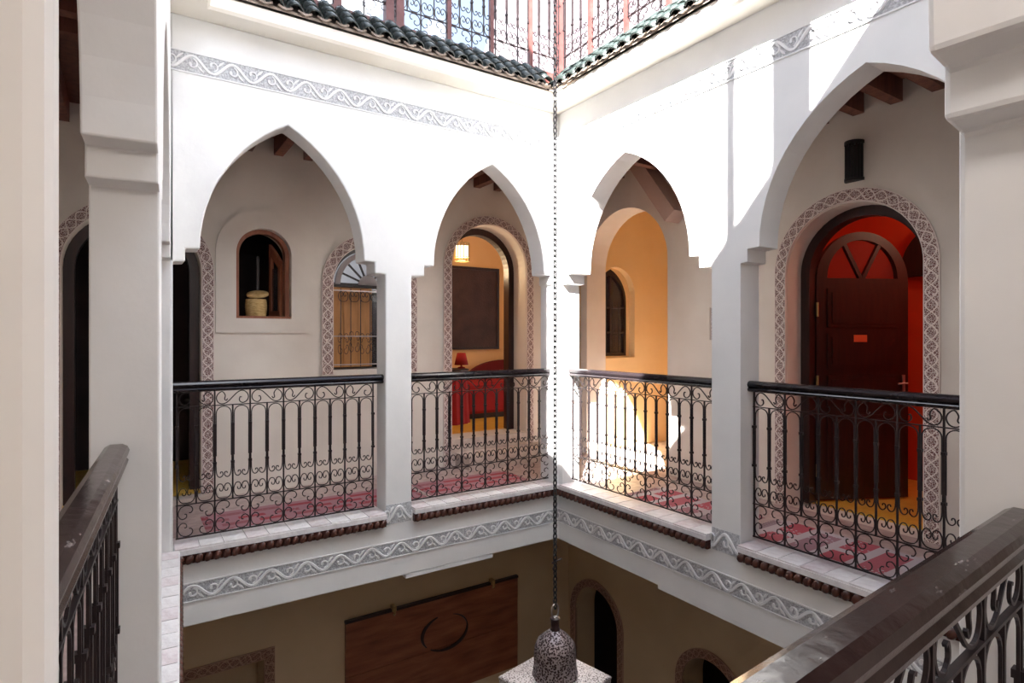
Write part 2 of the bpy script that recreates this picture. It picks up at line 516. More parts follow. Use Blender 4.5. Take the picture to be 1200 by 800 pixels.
jm_w = MB().box(-1.17, -0.05, -0.04, 0.04, 3.075, 3.235).mesh('joist')
y = -0.235
while y > -5.2:
    if y < -0.10 and y > -3.6: link('joist', jm_e, 'joist', ceil, loc=(0, y, 0))
    if y > -3.75: link('joist', jm_w, 'joist', ceil, loc=(-3.40, y, 0))
    y -= 0.2607
roof = MB().hplate([(WX - 2, SY - 1), (4.5, SY - 1), (4.5, 5.5), (WX - 2, 5.5)], [quad_offset(0.02)[::-1]], 3.47, 3.78).obj('roof_slab', 'mortar')
tag(roof, 'flat roof terrace slab above the gallery', 'roof', kind='structure')

# gallery outer walls with their openings
N_W1 = dict(cx=-2.30, a=0.235, zb=1.57, zs=2.155)
N_W2 = dict(cx=-1.29, a=0.38, zb=1.08, zs=1.93)
N_D1 = dict(cx=-3.29, a=0.48, zb=0.06, zs=1.955)
N_D2 = dict(cx=0.11, a=0.495, zb=0.28, zs=2.18)
WT = 0.34
mb = MB().plate([(WX - 0.3, -0.05), (EX + 0.3, -0.05), (EX + 0.3, 3.40), (WX - 0.3, 3.40)], [arch_hole(**h) for h in (N_D1, N_W1, N_W2, N_D2)], 0, WT)
wall_n = mb.obj('wall_north_gallery', 'gallery', loc=(0, NY, 0))
tag(wall_n, 'warm off-white gallery wall holding the basket niche and the bedroom doorway', 'wall', kind='structure')
# east wall, local s = -y
E_D = dict(cx=1.992, a=0.50, zb=0.0, zs=1.925)
E_V = dict(cx=-0.425, a=0.625, zb=0.0, zs=2.20)
mb = MB().plate([(-NY, -0.05), (-SY, -0.05), (-SY, 3.40), (-NY, 3.40)], [arch_hole(E_D['cx'], E_D['a'], -0.02, E_D['zs']), arch_hole(E_V['cx'], E_V['a'], -0.02, E_V['zs'])], 0, 0.30)
wall_e = mb.obj('wall_east_gallery', 'gallery', loc=(EX, 0, 0), rot=(0, 0, -PI / 2))
tag(wall_e, 'warm off-white gallery wall with the red room doorway and ochre archway', 'wall', kind='structure')
o = MB().box(WX - 0.3, WX, SY, NY, -0.05, 3.40).obj('wall_west_gallery', 'gallery')
tag(o, 'plain off-white outer wall of the gallery behind the near pillar', 'wall', kind='structure')
o = MB().box(WX - 0.3, EX + 0.3, SY - 0.3, SY, -0.05, 3.40).obj('wall_south_gallery', 'gallery')
tag(o, 'plain off-white gallery wall behind the viewer', 'wall', kind='structure')

# raised halo of plaster round the basket niche
o = MB().plate(arch_hole(-2.30, 0.40, 1.44, 2.16), [arch_hole(**N_W1)], -0.022, 0.0).obj('niche_surround', 'gallery', wall_n)

# ------------------------------------------------------------------ ground floor
GZ = -3.40
GA = dict(cx=-0.885, a=0.37, zb=GZ + 0.02, zs=-1.915)
GB = dict(cx=0.727, a=0.33, zb=GZ + 0.02, zs=-1.98)
o = MB().box(WX, EX, SY, NY, GZ - 0.1, GZ).obj('floor_ground', 'stone')
tag(o, 'pale stone floor of the courtyard far below', 'floor', kind='structure')
GD = [(-3.22, GZ + 0.02), (-2.30, GZ + 0.02), (-2.30, -1.53), (-3.22, -1.53)]
wall_gn = MB().plate([(WX - 0.3, GZ), (EX + 0.3, GZ), (EX + 0.3, -0.05), (WX - 0.3, -0.05)], [GD], 0, 0.3).obj('wall_north_ground', 'ground', loc=(0, NY, 0))
tag(wall_gn, 'tan plastered ground floor wall carrying the large wooden board', 'wall', kind='structure')
wall_ge = MB().plate([(-NY, GZ), (-SY, GZ), (-SY, -0.05), (-NY, -0.05)], [arch_hole(**GA), arch_hole(**GB)], 0, 0.3).obj('wall_east_ground', 'ground', loc=(EX, 0, 0), rot=(0, 0, -PI / 2))
tag(wall_ge, 'tan plastered ground floor wall with two small arched doorways', 'wall', kind='structure')
o = MB().box(WX - 0.3, WX, SY, NY, GZ, -0.05).obj('wall_west_ground', 'ground')
tag(o, 'tan plastered ground floor wall under the near pillar side', 'wall', kind='structure')
o = MB().box(WX - 0.3, EX + 0.3, SY - 0.3, SY, GZ, -0.05).obj('wall_south_ground', 'ground')
tag(o, 'tan plastered ground floor wall under the viewer', 'wall', kind='structure')
def room(name, x0, x1, y0, y1, z0, z1, open_side, wm, fm, label, cm=None):
    """box room of thin slabs, open towards the gallery"""
    t = 0.08
    r = empty(name, ((x0 + x1) / 2, (y0 + y1) / 2, z0))
    tag(r, label, 'room', kind='structure')
    c = Vector(r.location)
    def slab(n, a, b, cc, d, e, f, m):
        MB().box(a - c.x, b - c.x, cc - c.y, d - c.y, e - c.z, f - c.z).obj(n, m, r)
    slab('floor_slab', x0, x1, y0, y1, z0 - t, z0, fm)
    slab('ceiling_slab', x0, x1, y0, y1, z1, z1 + t, cm or wm)
    if open_side != 'W': slab('wall_slab', x0 - t, x0, y0, y1, z0, z1, wm)
    if open_side != 'E': slab('wall_slab', x1, x1 + t, y0, y1, z0, z1, wm)
    if open_side != 'S': slab('wall_slab', x0, x1, y0 - t, y0, z0, z1, wm)
    if open_side != 'N': slab('wall_slab', x0, x1, y1, y1 + t, z0, z1, wm)
    return r
Y1 = NY + WT
room('bedroom', -0.75, 2.95, Y1, 3.30, 0.28, 3.2, 'S', 'orangeroom', 'yellowtile', 'orange plastered bedroom with yellow floor behind the arched doorway')
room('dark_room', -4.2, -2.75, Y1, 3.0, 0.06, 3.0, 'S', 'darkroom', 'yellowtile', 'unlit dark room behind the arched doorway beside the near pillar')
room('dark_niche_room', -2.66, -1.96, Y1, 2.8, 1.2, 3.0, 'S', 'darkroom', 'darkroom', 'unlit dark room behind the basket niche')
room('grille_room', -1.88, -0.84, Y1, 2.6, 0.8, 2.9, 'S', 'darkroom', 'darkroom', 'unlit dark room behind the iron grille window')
room('red_room', EX + 0.30, 3.10, -3.3, -0.75, 0.0, 3.1, 'W', 'redroom', 'yellowtile', 'red plastered room with yellow floor behind the open mahogany door')
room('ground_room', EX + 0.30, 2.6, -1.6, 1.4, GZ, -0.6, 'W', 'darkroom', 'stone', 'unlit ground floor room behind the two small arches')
room('ground_alcove', -3.5, -2.0, NY + 0.12, NY + 0.5, GZ, -0.6, 'S', 'ground', 'stone', 'shallow tan alcove inside the carved rectangular ground floor surround')
# ochre stair hall, open to the archway; pointed window in its north wall
VN = 1.16
r = empty('stair_hall', (2.0, 0.4, 0)); tag(r, 'ochre plastered stair hall seen through the plain archway', 'room', kind='structure')
def vs(n, a, b, c, d, e, f, m): MB().box(a - 2.0, b - 2.0, c - 0.4, d - 0.4, e, f).obj(n, m, r)
vs('floor_slab', EX, 3.05, -0.62, VN, -0.08, 0.0, 'stone')
vs('ceiling_slab', EX + 0.3, 3.05, -0.62, VN, 3.05, 3.13, 'ochre')
vs('wall_slab', 3.05, 3.13, -0.62, VN, 0, 3.05, 'ochre')
vs('wall_slab', EX + 0.3, 3.05, -0.70, -0.62, 0, 3.05, 'ochre')
HW = dict(cx=1.825, a=0.275, zs=1.85, za=2.27)
PW = [(HW['cx'] - HW['a'], 1.16), (HW['cx'] + HW['a'], 1.16)] + pointed(HW['cx'], HW['a'], HW['zs'], HW['za'])
PWo = [(HW['cx'] - 0.33, 1.14), (HW['cx'] + 0.33, 1.14)] + arc(HW['cx'], 1.96, 0.33, 24)
MB().plate([(1.25, 0), (3.05, 0), (3.05, 3.05), (1.25, 3.05)], [PWo], 0, 0.14).obj('wall_slab', 'ochre', r, loc=(-2.0, VN - 0.4, 0))
MB().plate(PWo, [PW], 0.10, 0.14).obj('recess_panel', 'ochre', r, loc=(-2.0, VN - 0.4, 0))
# sloping stair soffit in the gallery corner
p0, p1 = Vector((1.15, -0.40, 2.58)), Vector((1.15, 0.27, 3.46))
dr = (p1 - p0).normalized(); nx = Vector((1, 0, 0)); up = dr.cross(nx)
o = MB().obox((p0 + p1) / 2, nx, dr, up, 0.10, (p1 - p0).length / 2, 0.075).obj('stair_soffit', 'pinkplaster')
tag(o, 'sloping pinkish plaster stair beam above the ochre archway', 'beam', kind='structure')

# ------------------------------------------------------------------ carved surrounds
def strip_uv(path_in, path_out, d0, d1, name, material, parent, loc=None, rot=None):
    """flat carved strip between two outlines, with real thickness; UV.y runs in strip widths"""
    n = len(path_in); vs = []; fs = []; uvs = []
    w = math.dist(path_in[0], path_out[0])
    L = 0; vv = [0.0]
    for i in range(1, n):
        mi = ((path_in[i][0] + path_out[i][0]) / 2, (path_in[i][1] + path_out[i][1]) / 2)
        mj = ((path_in[i - 1][0] + path_out[i - 1][0]) / 2, (path_in[i - 1][1] + path_out[i - 1][1]) / 2)
        L += math.dist(mi, mj); vv.append(L / w)
    for i in range(n):
        (a, b), (c, e) = path_in[i], path_out[i]
        vs += [(a, d0, b), (c, d0, e), (a, d1, b), (c, d1, e)]
    for i in range(n - 1):
        o = 4 * i; p = o + 4
        fs.append((o, o + 1, p + 1, p)); uvs.append([(0, vv[i]), (1, vv[i]), (1, vv[i + 1]), (0, vv[i + 1])])
        fs.append((o + 2, o, p, p + 2)); uvs.append([(0, 0)] * 4)
        fs.append((o + 1, o + 3, p + 3, p + 1)); uvs.append([(0, 0)] * 4)
    me = bpy.data.meshes.new(name)
    me.from_pydata(vs, [], fs)
    ul = me.uv_layers.new(name='UVMap')
    k = 0
    for u4 in uvs:
        for t in u4:
            ul.data[k].uv = t; k += 1
    return link(name, me, material, parent, loc=loc, rot=rot)
def arch_paths(cx, a, w, zb, zs, n=40, m=14):
    pi = [(cx - a, zb + (zs - zb) * k / m) for k in range(m)] + arc(cx, zs, a, n, PI, 0) + [(cx + a, zs - (zs - zb) * k / m) for k in range(1, m + 1)]
    b = a + w
    po = [(cx - b, zb + (zs - zb) * k / m) for k in range(m)] + arc(cx, zs, b, n, PI, 0) + [(cx + b, zs - (zs - zb) * k / m) for k in range(1, m + 1)]
    return pi, po
for nm, h, w, par in (('dark doorway', N_D1, 0.095, wall_n), ('grille window', N_W2, 0.11, wall_n), ('bedroom doorway', N_D2, 0.095, wall_n)):
    zb = 0.0 if nm != 'grille window' else 1.04
    pi, po = arch_paths(h['cx'], h['a'] + 0.004, w, zb, h['zs'])
    strip_uv(pi, po, -0.022, 0.02, 'carved_surround', 'carved', par)
pi, po = arch_paths(E_D['cx'], E_D['a'] + 0.004, 0.098, 0.0, E_D['zs'])
strip_uv(pi, po, -0.022, 0.02, 'carved_surround', 'carved', wall_e)
pi, po = arch_paths(GA['cx'], GA['a'], 0.085, GZ + 0.02, GA['zs'])
strip_uv(pi, po, -0.02, 0.02, 'carved_surround', 'carvedground', wall_ge)
pi, po = arch_paths(GB['cx'], GB['a'], 0.085, GZ + 0.02, GB['zs'])
strip_uv(pi, po, -0.02, 0.02, 'carved_surround', 'carvedground', wall_ge)
def rect_paths(x0, x1, zb, zt, w, n=12):
    def seg(a, b): return [(a[0] + (b[0] - a[0]) * k / n, a[1] + (b[1] - a[1]) * k / n) for k in range(n + 1)]
    pi = seg((x0, zb), (x0, zt)) + seg((x0, zt), (x1, zt))[1:] + seg((x1, zt), (x1, zb))[1:]
    po = seg((x0 - w, zb), (x0 - w, zt + w)) + seg((x0 - w, zt + w), (x1 + w, zt + w))[1:] + seg((x1 + w, zt + w), (x1 + w, zb))[1:]
    return pi, po
pi, po = rect_paths(-3.22, -2.30, GZ + 0.02, -1.53, 0.09)
strip_uv(pi, po, -0.02, 0.02, 'carved_surround', 'carvedground', wall_gn)

# ------------------------------------------------------------------ cornice, friezes, eaves
prof = [(0.0, 3.465), (-0.20, 3.452), (-0.215, 3.47), (-0.215, 3.545), (-0.19, 3.56), (0.02, 3.70)]
rings = [(quad_offset(d), z) for d, z in prof]
mb = MB()
for qd, z in rings: mb.v += [(p[0], p[1], z) for p in qd]
for i in range(len(rings) - 1):
    for k in range(4):
        mb.f.append((4 * i + k, 4 * i + (k + 1) % 4, 4 * i + 4 + (k + 1) % 4, 4 * i + 4 + k))
o = mb.obj('trim_cornice', 'cornice')
tag(o, 'projecting cream cornice running round the top of the courtyard', 'cornice', kind='structure')

def spiral(cx, cz, r0, r1, a0, a1, n=9):
    return [(cx + (r0 + (r1 - r0) * k / n) * math.cos(a0 + (a1 - a0) * k / n), cz + (r0 + (r1 - r0) * k / n) * math.sin(a0 + (a1 - a0) * k / n)) for k in range(n + 1)]
def ribbon(mb, pts, w, d0, d1):
    n = len(pts); vs = []
    for i, p in enumerate(pts):
        a = pts[max(i - 1, 0)]; b = pts[min(i + 1, n - 1)]
        tx, tz = b[0] - a[0], b[1] - a[1]; L = math.hypot(tx, tz) or 1
        ww = w[i] if isinstance(w, list) else w
        ox, oz = -tz / L * ww / 2, tx / L * ww / 2
        vs += [(p[0] + ox, d1, p[1] + oz), (p[0] + ox * 0.7, d0, p[1] + oz * 0.7), (p[0] - ox * 0.7, d0, p[1] - oz * 0.7), (p[0] - ox, d1, p[1] - oz)]
    fs = []
    for i in range(n - 1):
        for k in range(3):
            fs.append((4 * i + k, 4 * i + k + 1, 4 * i + k + 5, 4 * i + k + 4))
    fs += [(0, 1, 2, 3), (4 * n - 4, 4 * n - 3, 4 * n - 2, 4 * n - 1)]
    mb.add(vs, fs)
PER = 0.236
def vine_mesh(h):
    mb = MB(); A = h * 0.37
    pts = [(PER * k / 20, -A * math.cos(2 * PI * k / 20)) for k in range(21)]
    ribbon(mb, pts, h * 0.17, -0.012, 0.0)
    for sgn, cx in ((1, 0.0), (-1, PER * 0.5)):
        sp = spiral(cx, sgn * h * 0.06, h * 0.30, h * 0.06, -PI * 0.45 * sgn, sgn * PI * 1.25, 12)
        ribbon(mb, sp, [h * 0.10] * 8 + [h * 0.14, h * 0.18, h * 0.20, h * 0.18, h * 0.10], -0.010, 0.0)
        lf = [(cx + PER * 0.13, sgn * h * 0.10), (cx + PER * 0.20, sgn * h * 0.26), (cx + PER * 0.28, sgn * h * 0.42)]
        ribbon(mb, lf, [h * 0.05, h * 0.16, h * 0.04], -0.009, 0.0)
    return mb.mesh('vine_scroll')
VM = vine_mesh(0.118)
def frieze(side, z0, z1, label, s0=0.0, s1=None):
    loc, rz, L = FR[side]
    s1 = L if s1 is None else s1
    r = empty('frieze_%s' % side, loc, rz); tag(r, label, 'frieze', kind='structure')
    h = z1 - z0
    MB().box(s0, s1, -0.003, 0.002, z0, z1).obj('ground_panel', 'friezegrey', r)
    MB().box(s0, s1, -0.009, 0.0, z1 - 0.002, z1 + 0.006).obj('border', 'friezewhite', r)
    MB().box(s0, s1, -0.009, 0.0, z0 - 0.006, z0 + 0.002).obj('border', 'friezewhite', r)
    n = round((s1 - s0) / PER); sc = (s1 - s0) / (n * PER)
    for k in range(n):
        link('vine_scroll', VM, 'friezewhite', r, loc=(s0 + k * PER * sc, -0.002, (z0 + z1) / 2), scale=(sc, 1, h / 0.118 * 0.94))
frieze('north', 3.108, 3.236, 'grey and white scrolling vine frieze above the two smaller arches')
frieze('east', 3.108, 3.236, 'grey and white scrolling vine frieze above the two wider arches', s0=0.0)
frieze('north', -0.305, -0.190, 'grey and white vine frieze on the band above the wooden board')
frieze('east', -0.305, -0.190, 'grey and white vine frieze on the band above the small ground arches')
frieze('west', -0.305, -0.190, 'grey and white vine frieze below the pillar by the dark doorway')
# carved plaques at the feet of the two columns
for side, s0, s1, lb in (('north', 1.437, 1.645, 'carved grey and white plaque at the foot of the column before the grille window'), ('east', 1.710, 1.927, 'carved grey and white plaque at the foot of the column before the red room')):
    loc, rz, L = FR[side]
    r = empty('column_plaque', loc, rz); tag(r, lb, 'plaque', 'column foot plaques', kind='structure')
    MB().box(s0, s1, -0.005, 0.001, -0.045, 0.105).obj('ground_panel', 'friezegrey', r)
    link('vine_scroll', VM, 'friezewhite', r, loc=(s0, -0.003, 0.03), scale=((s1 - s0) / PER, 1, 1.15))

# glazed roof tiles along the north and east eaves
def tile_mesh(l, r0, r1):
    mb = MB(); n = 7
    for t, (yy, rr, zz) in enumerate(((0, r0, 0), (l, r1, 0.0))):
        for k in range(n):
            a = PI * k / (n - 1)
            mb.v.append((rr * math.cos(a), yy, zz + rr * math.sin(a) * 0.95))
        for k in range(n):
            a = PI * k / (n - 1)
            mb.v.append(((rr - 0.012) * math.cos(a), yy, zz + (rr - 0.012) * math.sin(a) * 0.95))
    for k in range(n - 1):
        mb.f += [(k, k + 1, 2 * n + k + 1, 2 * n + k), (n + k, 3 * n + k, 3 * n + k + 1, n + k + 1), (k, n + k, n + k + 1, k + 1)]
    return mb.mesh('roof_tile', True)
TM = tile_mesh(0.135, 0.056, 0.047)
for side, lb in (('north', 'row of dark green glazed roof tiles above the two smaller arches'), ('east', 'row of sunlit green glazed roof tiles above the two wider arches')):
    loc, rz, L = FR[side]
    r = empty('roof_eave_%s' % side, loc, rz); tag(r, lb, 'roof tiles', kind='structure')
    mb = MB().profile([(-0.235, 3.552), (-0.235, 3.570), (0.02, 3.80), (0.02, 3.72)], 0.235, L - 0.235 if side == 'north' else L - 0.235)
    mb.obj('mortar_bed', 'mortar', r)
    n = int((L - 0.42) / 0.1265); sl = math.atan2(0.23, 0.255)
    for k in range(n + 1):
        s = (0.22 if side == 'east' else 0.20) + k * 0.1265
        for c in range(3):
            t0 = c * 0.098 - 0.012
            if side == 'north' and s > L - 0.26 + t0 * 0.75: continue
            link('roof_tile', TM, 'tilegreen', r, loc=(s + random.uniform(-.004, .004), -0.238 + t0 * math.cos(sl), 3.578 + t0 * math.sin(sl) + 0.006 * c), rot=(sl + random.uniform(-.03, .03), 0, random.uniform(-.03, .03)))
    # narrow channel tiles between the covers, their lips showing pale
    CM = MB()
    for k in range(n):
        s = (0.22 if side == 'east' else 0.20) + (k + 0.5) * 0.1265
        CM.tube([(s - 0.045, -0.246, 3.585), (s - 0.02, -0.248, 3.572), (s, -0.249, 3.567), (s + 0.02, -0.248, 3.572), (s + 0.045, -0.246, 3.585)], 0.009, 4)
    CM.obj('channel_lips', 'mortar', r)

# roof terrace kerb, posts
KERB = {}
def kerb(side, d0, d1, z0, z1, label):
    loc, rz, L = FR[side]
    o = MB().box(-0.0, L + d1, d0, d1, z0, z1).obj('terrace_kerb', 'redpaint', loc=loc, rot=(0, 0, rz))
    tag(o, label, 'kerb', kind='structure'); KERB[side] = o
kerb('north', 0.0, 0.10, 3.74, 3.835, 'faded red kerb under the roof terrace grille above the smaller arches')
kerb('east', 0.0, 0.10, 3.74, 3.835, 'faded red kerb under the roof terrace grille above the wider arches')
kerb('south', 0.0, 0.12, 3.74, 4.20, 'faded red parapet of the roof terrace above the viewer')
kerb('west', 0.0, 0.10, 3.74, 3.95, 'faded red kerb of the roof terrace above the near pillar')
# pale walls of the roof rooms behind the terrace grilles
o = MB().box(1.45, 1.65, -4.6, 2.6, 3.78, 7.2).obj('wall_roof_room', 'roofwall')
tag(o, 'roof room wall behind the terrace grille, lilac shade put into its colour', 'wall', kind='structure')
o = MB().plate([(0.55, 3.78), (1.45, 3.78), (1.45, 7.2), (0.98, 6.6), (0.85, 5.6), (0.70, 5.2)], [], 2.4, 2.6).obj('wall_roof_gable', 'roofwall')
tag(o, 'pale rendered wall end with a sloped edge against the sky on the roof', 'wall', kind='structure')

o = MB().box(-5.2, -3.36, -3.30, 2.0, 3.78, 7.4).obj('wall_sun_blocker', 'roofwall')  # unseen block added on the roof to keep sun off the north arcade
tag(o, 'added unseen roof block above the near pillar side, shading the north arcade', 'wall', kind='structure')

# ------------------------------------------------------------------ window sills with glazed beads
BM = MB().lathe([(0.006, -0.020), (0.018, -0.013), (0.023, 0.0), (0.018, 0.013), (0.006, 0.020)], 8).mesh('bead', True)
def sill(side, s0, s1, label, lip0=None, lip1=None):
    loc, rz, L = FR[side]
    r = empty('trim_sill', loc, rz); tag(r, label, 'sill', 'tiled sills under the railings', kind='structure')
    a = s0 if lip0 is None else lip0; b = s1 if lip1 is None else lip1
    MB().box(a, b, -0.052, 0.0, 0.012, 0.045).box(s0, s1, 0.0, 0.22, 0.012, 0.045).obj('sill_slab', 'silltile', r)
    MB().box(a, b, -0.036, 0.0, -0.050, 0.012).obj('bead_backing', 'bead', r)
    n = max(2, round((b - a) / 0.055))
    for k in range(n):
        link('bead', BM, 'bead', r, loc=(a + (k + 0.5) * (b - a) / n, -0.046, -0.020), rot=(R(random.uniform(-8, 8)), R(28), 0), scale=(1.15, 1.0, 1.6))
    n = max(2, round((s1 - s0) / 0.145)); w = (s1 - s0) / n
    tm = MB().box(-w / 2 + .003, w / 2 - .003, -0.045, 0.215, 0.0, 0.010).mesh('sill_tile')
    tp = tm.copy()
    for k in range(n):
        me, mm = (tm, 'silltile') if (k % 3) else (tp, 'silltilepink')
        link('sill_tile', me, mm, r, loc=(s0 + (k + .5) * w, 0, 0.0445 + random.uniform(0, .002)))
sill('north', 0.02, 1.425, 'white tiled sill with brown beads below the basket niche')
sill('north', 1.657, 3.046, 'white tiled sill with brown beads before the bedroom doorway', lip1=3.110)
sill('east', 0.068, 1.698, 'white tiled sill with brown beads before the ochre archway', lip0=0.066)
sill('east', 1.939, 3.477, 'white and pink tiled sill with brown beads before the red room')
sill('west', 0.078, 1.726, 'white tiled sill under the railing by the near pillar')
sill('west', 1.963, 3.862, 'white tiled sill with brown beads beyond the near pillar')
sill('south', 1.963, 3.372, 'white tiled sill under the worn brown handrail')

# ------------------------------------------------------------------ wrought iron railings
def P3(pts): return [(a, 0, b) for a, b in pts]
def mirror(pts, w): return [(w - a, b) for a, b in pts]
BW, SB = 0.22, 0.11
RI = 0.0044
def m_baluster(z0, z1):
    mb = MB()
    mb.tube([(0, 0, z0), (0, 0, z1)], 0.0066, 4)
    mb.tube([(0, 0, 0.56), (0, 0, 0.81)], 0.0105, 4)
    for z in (0.555, 0.81):
        mb.box(-.011, .011, -.011, .011, z - .008, z + .008)
    return mb.mesh('baluster')
MAINB = m_baluster(0.088, 1.047)
SECB = m_baluster(0.303, 0.944)
s_pts = [(.078, .985), (.070, .972), (.060, .982), (.064, 1.008), (.045, 1.034), (.018, 1.015), (.010, .988), (.022, .960), (.048, .950), (.078, .962), (.110, .995), (.142, 1.026), (.172, 1.036), (.198, 1.020), (.209, .992), (.198, .964), (.172, .952), (.152, .968), (.156, .992), (.166, .990)]
SSC = MB().tube(P3([tuple(v) for v in [(p.x, p.y) for p in spline([(a, b, 0) for a, b in s_pts], 3)]]), RI, 4).mesh('s_scroll')
SSM = MB().tube(P3([(BW - p.x, p.y) for p in spline([(a, b, 0) for a, b in s_pts], 3)]), RI, 4).mesh('s_scroll')
ap = [(.009, .60), (.009, .80), (.009, .885)] + [(0.055 - 0.046 * math.cos(PI * k / 10), .888 + .046 * math.sin(PI * k / 10)) for k in range(1, 10)] + [(.101, .885), (.101, .80), (.101, .60)]
ARCHM = MB().tube(P3(ap), RI * .9, 4).mesh('arch_bar')
def pair(name, pts, w, sub=3):
    mb = MB()
    for pp in (pts, mirror(pts, w)):
        mb.tube(P3([(p.x, p.y) for p in spline([(a, b, 0) for a, b in pp], sub)]), RI * .9, 4)
    return mb.mesh(name)
CURL = pair('curl_pair', [(.008, .545), (.010, .490), (.020, .462), (.036, .456), (.050, .470), (.047, .489), (.036, .490), (.034, .480)], SB)
VOL = pair('volute_pair', [(.055, .312), (.028, .316), (.010, .340), (.008, .378), (.022, .408), (.042, .408), (.052, .386), (.045, .364), (.032, .366), (.030, .380)], SB)
def quad_scroll():
    mb = MB()
    qp = [(-.042, .052), (-.030, .052), (-.020, .070), (-.030, .092), (-.058, .101), (-.088, .090), (-.103, .060), (-.100, .030), (-.080, .012), (-.058, .022), (-.056, .042), (-.068, .044)]
    for sx in (1, -1):
        for sz in (1, -1):
            mb.tube(P3([(0.11 + sx * p.x, 0.196 + sz * p.y) for p in spline([(a, b, 0) for a, b in qp], 2)]), RI * .9, 4)
    return mb.mesh('panel_scroll')
QUAD = quad_scroll()
hp = [(.020, 1.040), (.034, 1.047), (.037, 1.058), (.028, 1.068), (.036, 1.076), (.040, 1.090), (.034, 1.103), (.018, 1.111)]
HP = [(d, z) for d, z in hp] + [(-d, z) for d, z in hp[::-1]]

def railing(side, s0, n, bw, d, h0, h1, label, zoff=0.0, rail_mat='handrail', group='wrought iron gallery railings', hp_scale=1.0, skip=(), name='iron_railing'):
    loc, rz, L = FR[side]
    c, sn = math.cos(rz), math.sin(rz)
    r = empty(name, (loc[0] - sn * d, loc[1] + c * d, zoff), rz)
    tag(r, label, 'railing', group)
    k = bw / BW
    prof = [(a * hp_scale, 1.07 + (b - 1.07) * (1.0 + (hp_scale - 1) * .5)) for a, b in HP]
    MB().profile(prof, h0, h1).obj('handrail', rail_mat, r)
    s1 = s0 + n * bw
    for nm, z, t in (('top_bar', .942, .006), ('middle_bar', .303, .006), ('bottom_bar', .088, .009)):
        MB().box(s0 - .008, s1 + .008, -.006, .006, z - t / 2, z + t / 2).obj(nm, 'iron', r)
    for i in range(n + 1):
        link('baluster', MAINB, 'iron', r, loc=(s0 + i * bw, 0, 0))
    for i in range(n):
        x0 = s0 + i * bw
        link('s_scroll', SSC if i % 2 else SSM, 'iron', r, loc=(x0, 0, 0), scale=(k, 1, 1))
        link('panel_scroll', QUAD, 'iron', r, loc=(x0, 0, 0), scale=(k, 1, 1))
        link('baluster', SECB, 'iron', r, loc=(x0 + bw / 2, 0, 0))
        for j in (0, 1):
            xx = x0 + j * bw / 2
            link('arch_bar', ARCHM, 'iron', r, loc=(xx, 0, 0), scale=(k, 1, 1))
            link('curl_pair', CURL, 'iron', r, loc=(xx, 0, 0), scale=(k, 1, 1))
            link('volute_pair', VOL, 'iron', r, loc=(xx, 0, 0), scale=(k, 1, 1))
    return r
railing('north', 0.040, 6, 0.220, 0.078, 0.012, 1.433, 'black iron scroll railing in front of the basket niche')
railing('north', 1.676, 6, 0.232, 0.078, 1.649, 3.054, 'black iron scroll railing in front of the bedroom doorway')
railing('east', 0.076, 7, 0.228, 0.110, 0.06, 1.706, 'black iron scroll railing in front of the ochre archway')
railing('east', 1.957, 7, 0.2146, 0.110, 1.931, 3.485, 'black iron scroll railing in front of the red room doorway')
railing('west', 0.085, 7, 0.233, 0.112, 0.0, 1.740, 'iron railing with a wide brown handrail ending in the near pillar', rail_mat='wornrail', hp_scale=0.85, zoff=-0.03)
railing('west', 1.980, 8, 0.233, 0.09, 1.955, 3.87, 'black iron scroll railing beyond the near pillar, before the unlit doorway')
railing('south', 1.985, 6, 0.230, 0.103, 1.950, 3.380, 'iron railing with a scuffed worn brown handrail beside the viewer', rail_mat='wornrail', hp_scale=0.85, zoff=-0.03)
TGN = railing('north', 0.10, 13, 0.236, 0.055, 0.05, 3.15, 'iron scroll grille of the roof terrace above the smaller arches', zoff=3.70, group='roof terrace grilles', name='terrace_grille')
TGE = railing('east', 0.02, 15, 0.236, 0.055, 0.0, 3.60, 'iron scroll grille of the roof terrace above the wider arches', zoff=3.70, group='roof terrace grilles', name='terrace_grille')

def post(par, s, d, w, z0, z1):
    MB().box(s - w / 2, s + w / 2, d - w / 2, d + w / 2, z0, z1).box(s - w / 2 - .006, s + w / 2 + .006, d - w / 2 - .006, d + w / 2 + .006, z0, z0 + 0.03).obj('post', 'redpaint', par)
for x, w in ((-2.48, .035), (-2.04, .06), (-1.635, .065), (-1.55, .065), (-1.11, .038), (-0.695, .035), (-0.28, .038)):
    post(TGN, x + 3.114, 0.0, w, 0.134, 1.60)
post(TGN, 3.114 + 0.09, 0.03, 0.08, 0.134, 1.60)
for yv in (0.39, 0.83, 1.28, 1.72, 2.16, 2.6, 3.05):
    post(TGE, yv, 0.0, 0.036, 0.134, 1.60)
post(KERB['south'], 1.985, 0.06, 0.045, 4.19, 5.4)
post(KERB['south'], 1.54, 0.06, 0.13, 4.19, 5.4)

# ------------------------------------------------------------------ doors
def arch_frame(cx, a, w, zb, zs, d0, d1):
    """solid wooden arch frame of width w inside half width a"""
    b = a - w
    outer = [(cx - a, zb)] + [(cx - b, zb)] + arc(cx, zs, b, 24, PI, 0) + [(cx + b, zb), (cx + a, zb)] + arc(cx, zs, a, 24, 0, PI)
    return MB().plate(outer, [], d0, d1)
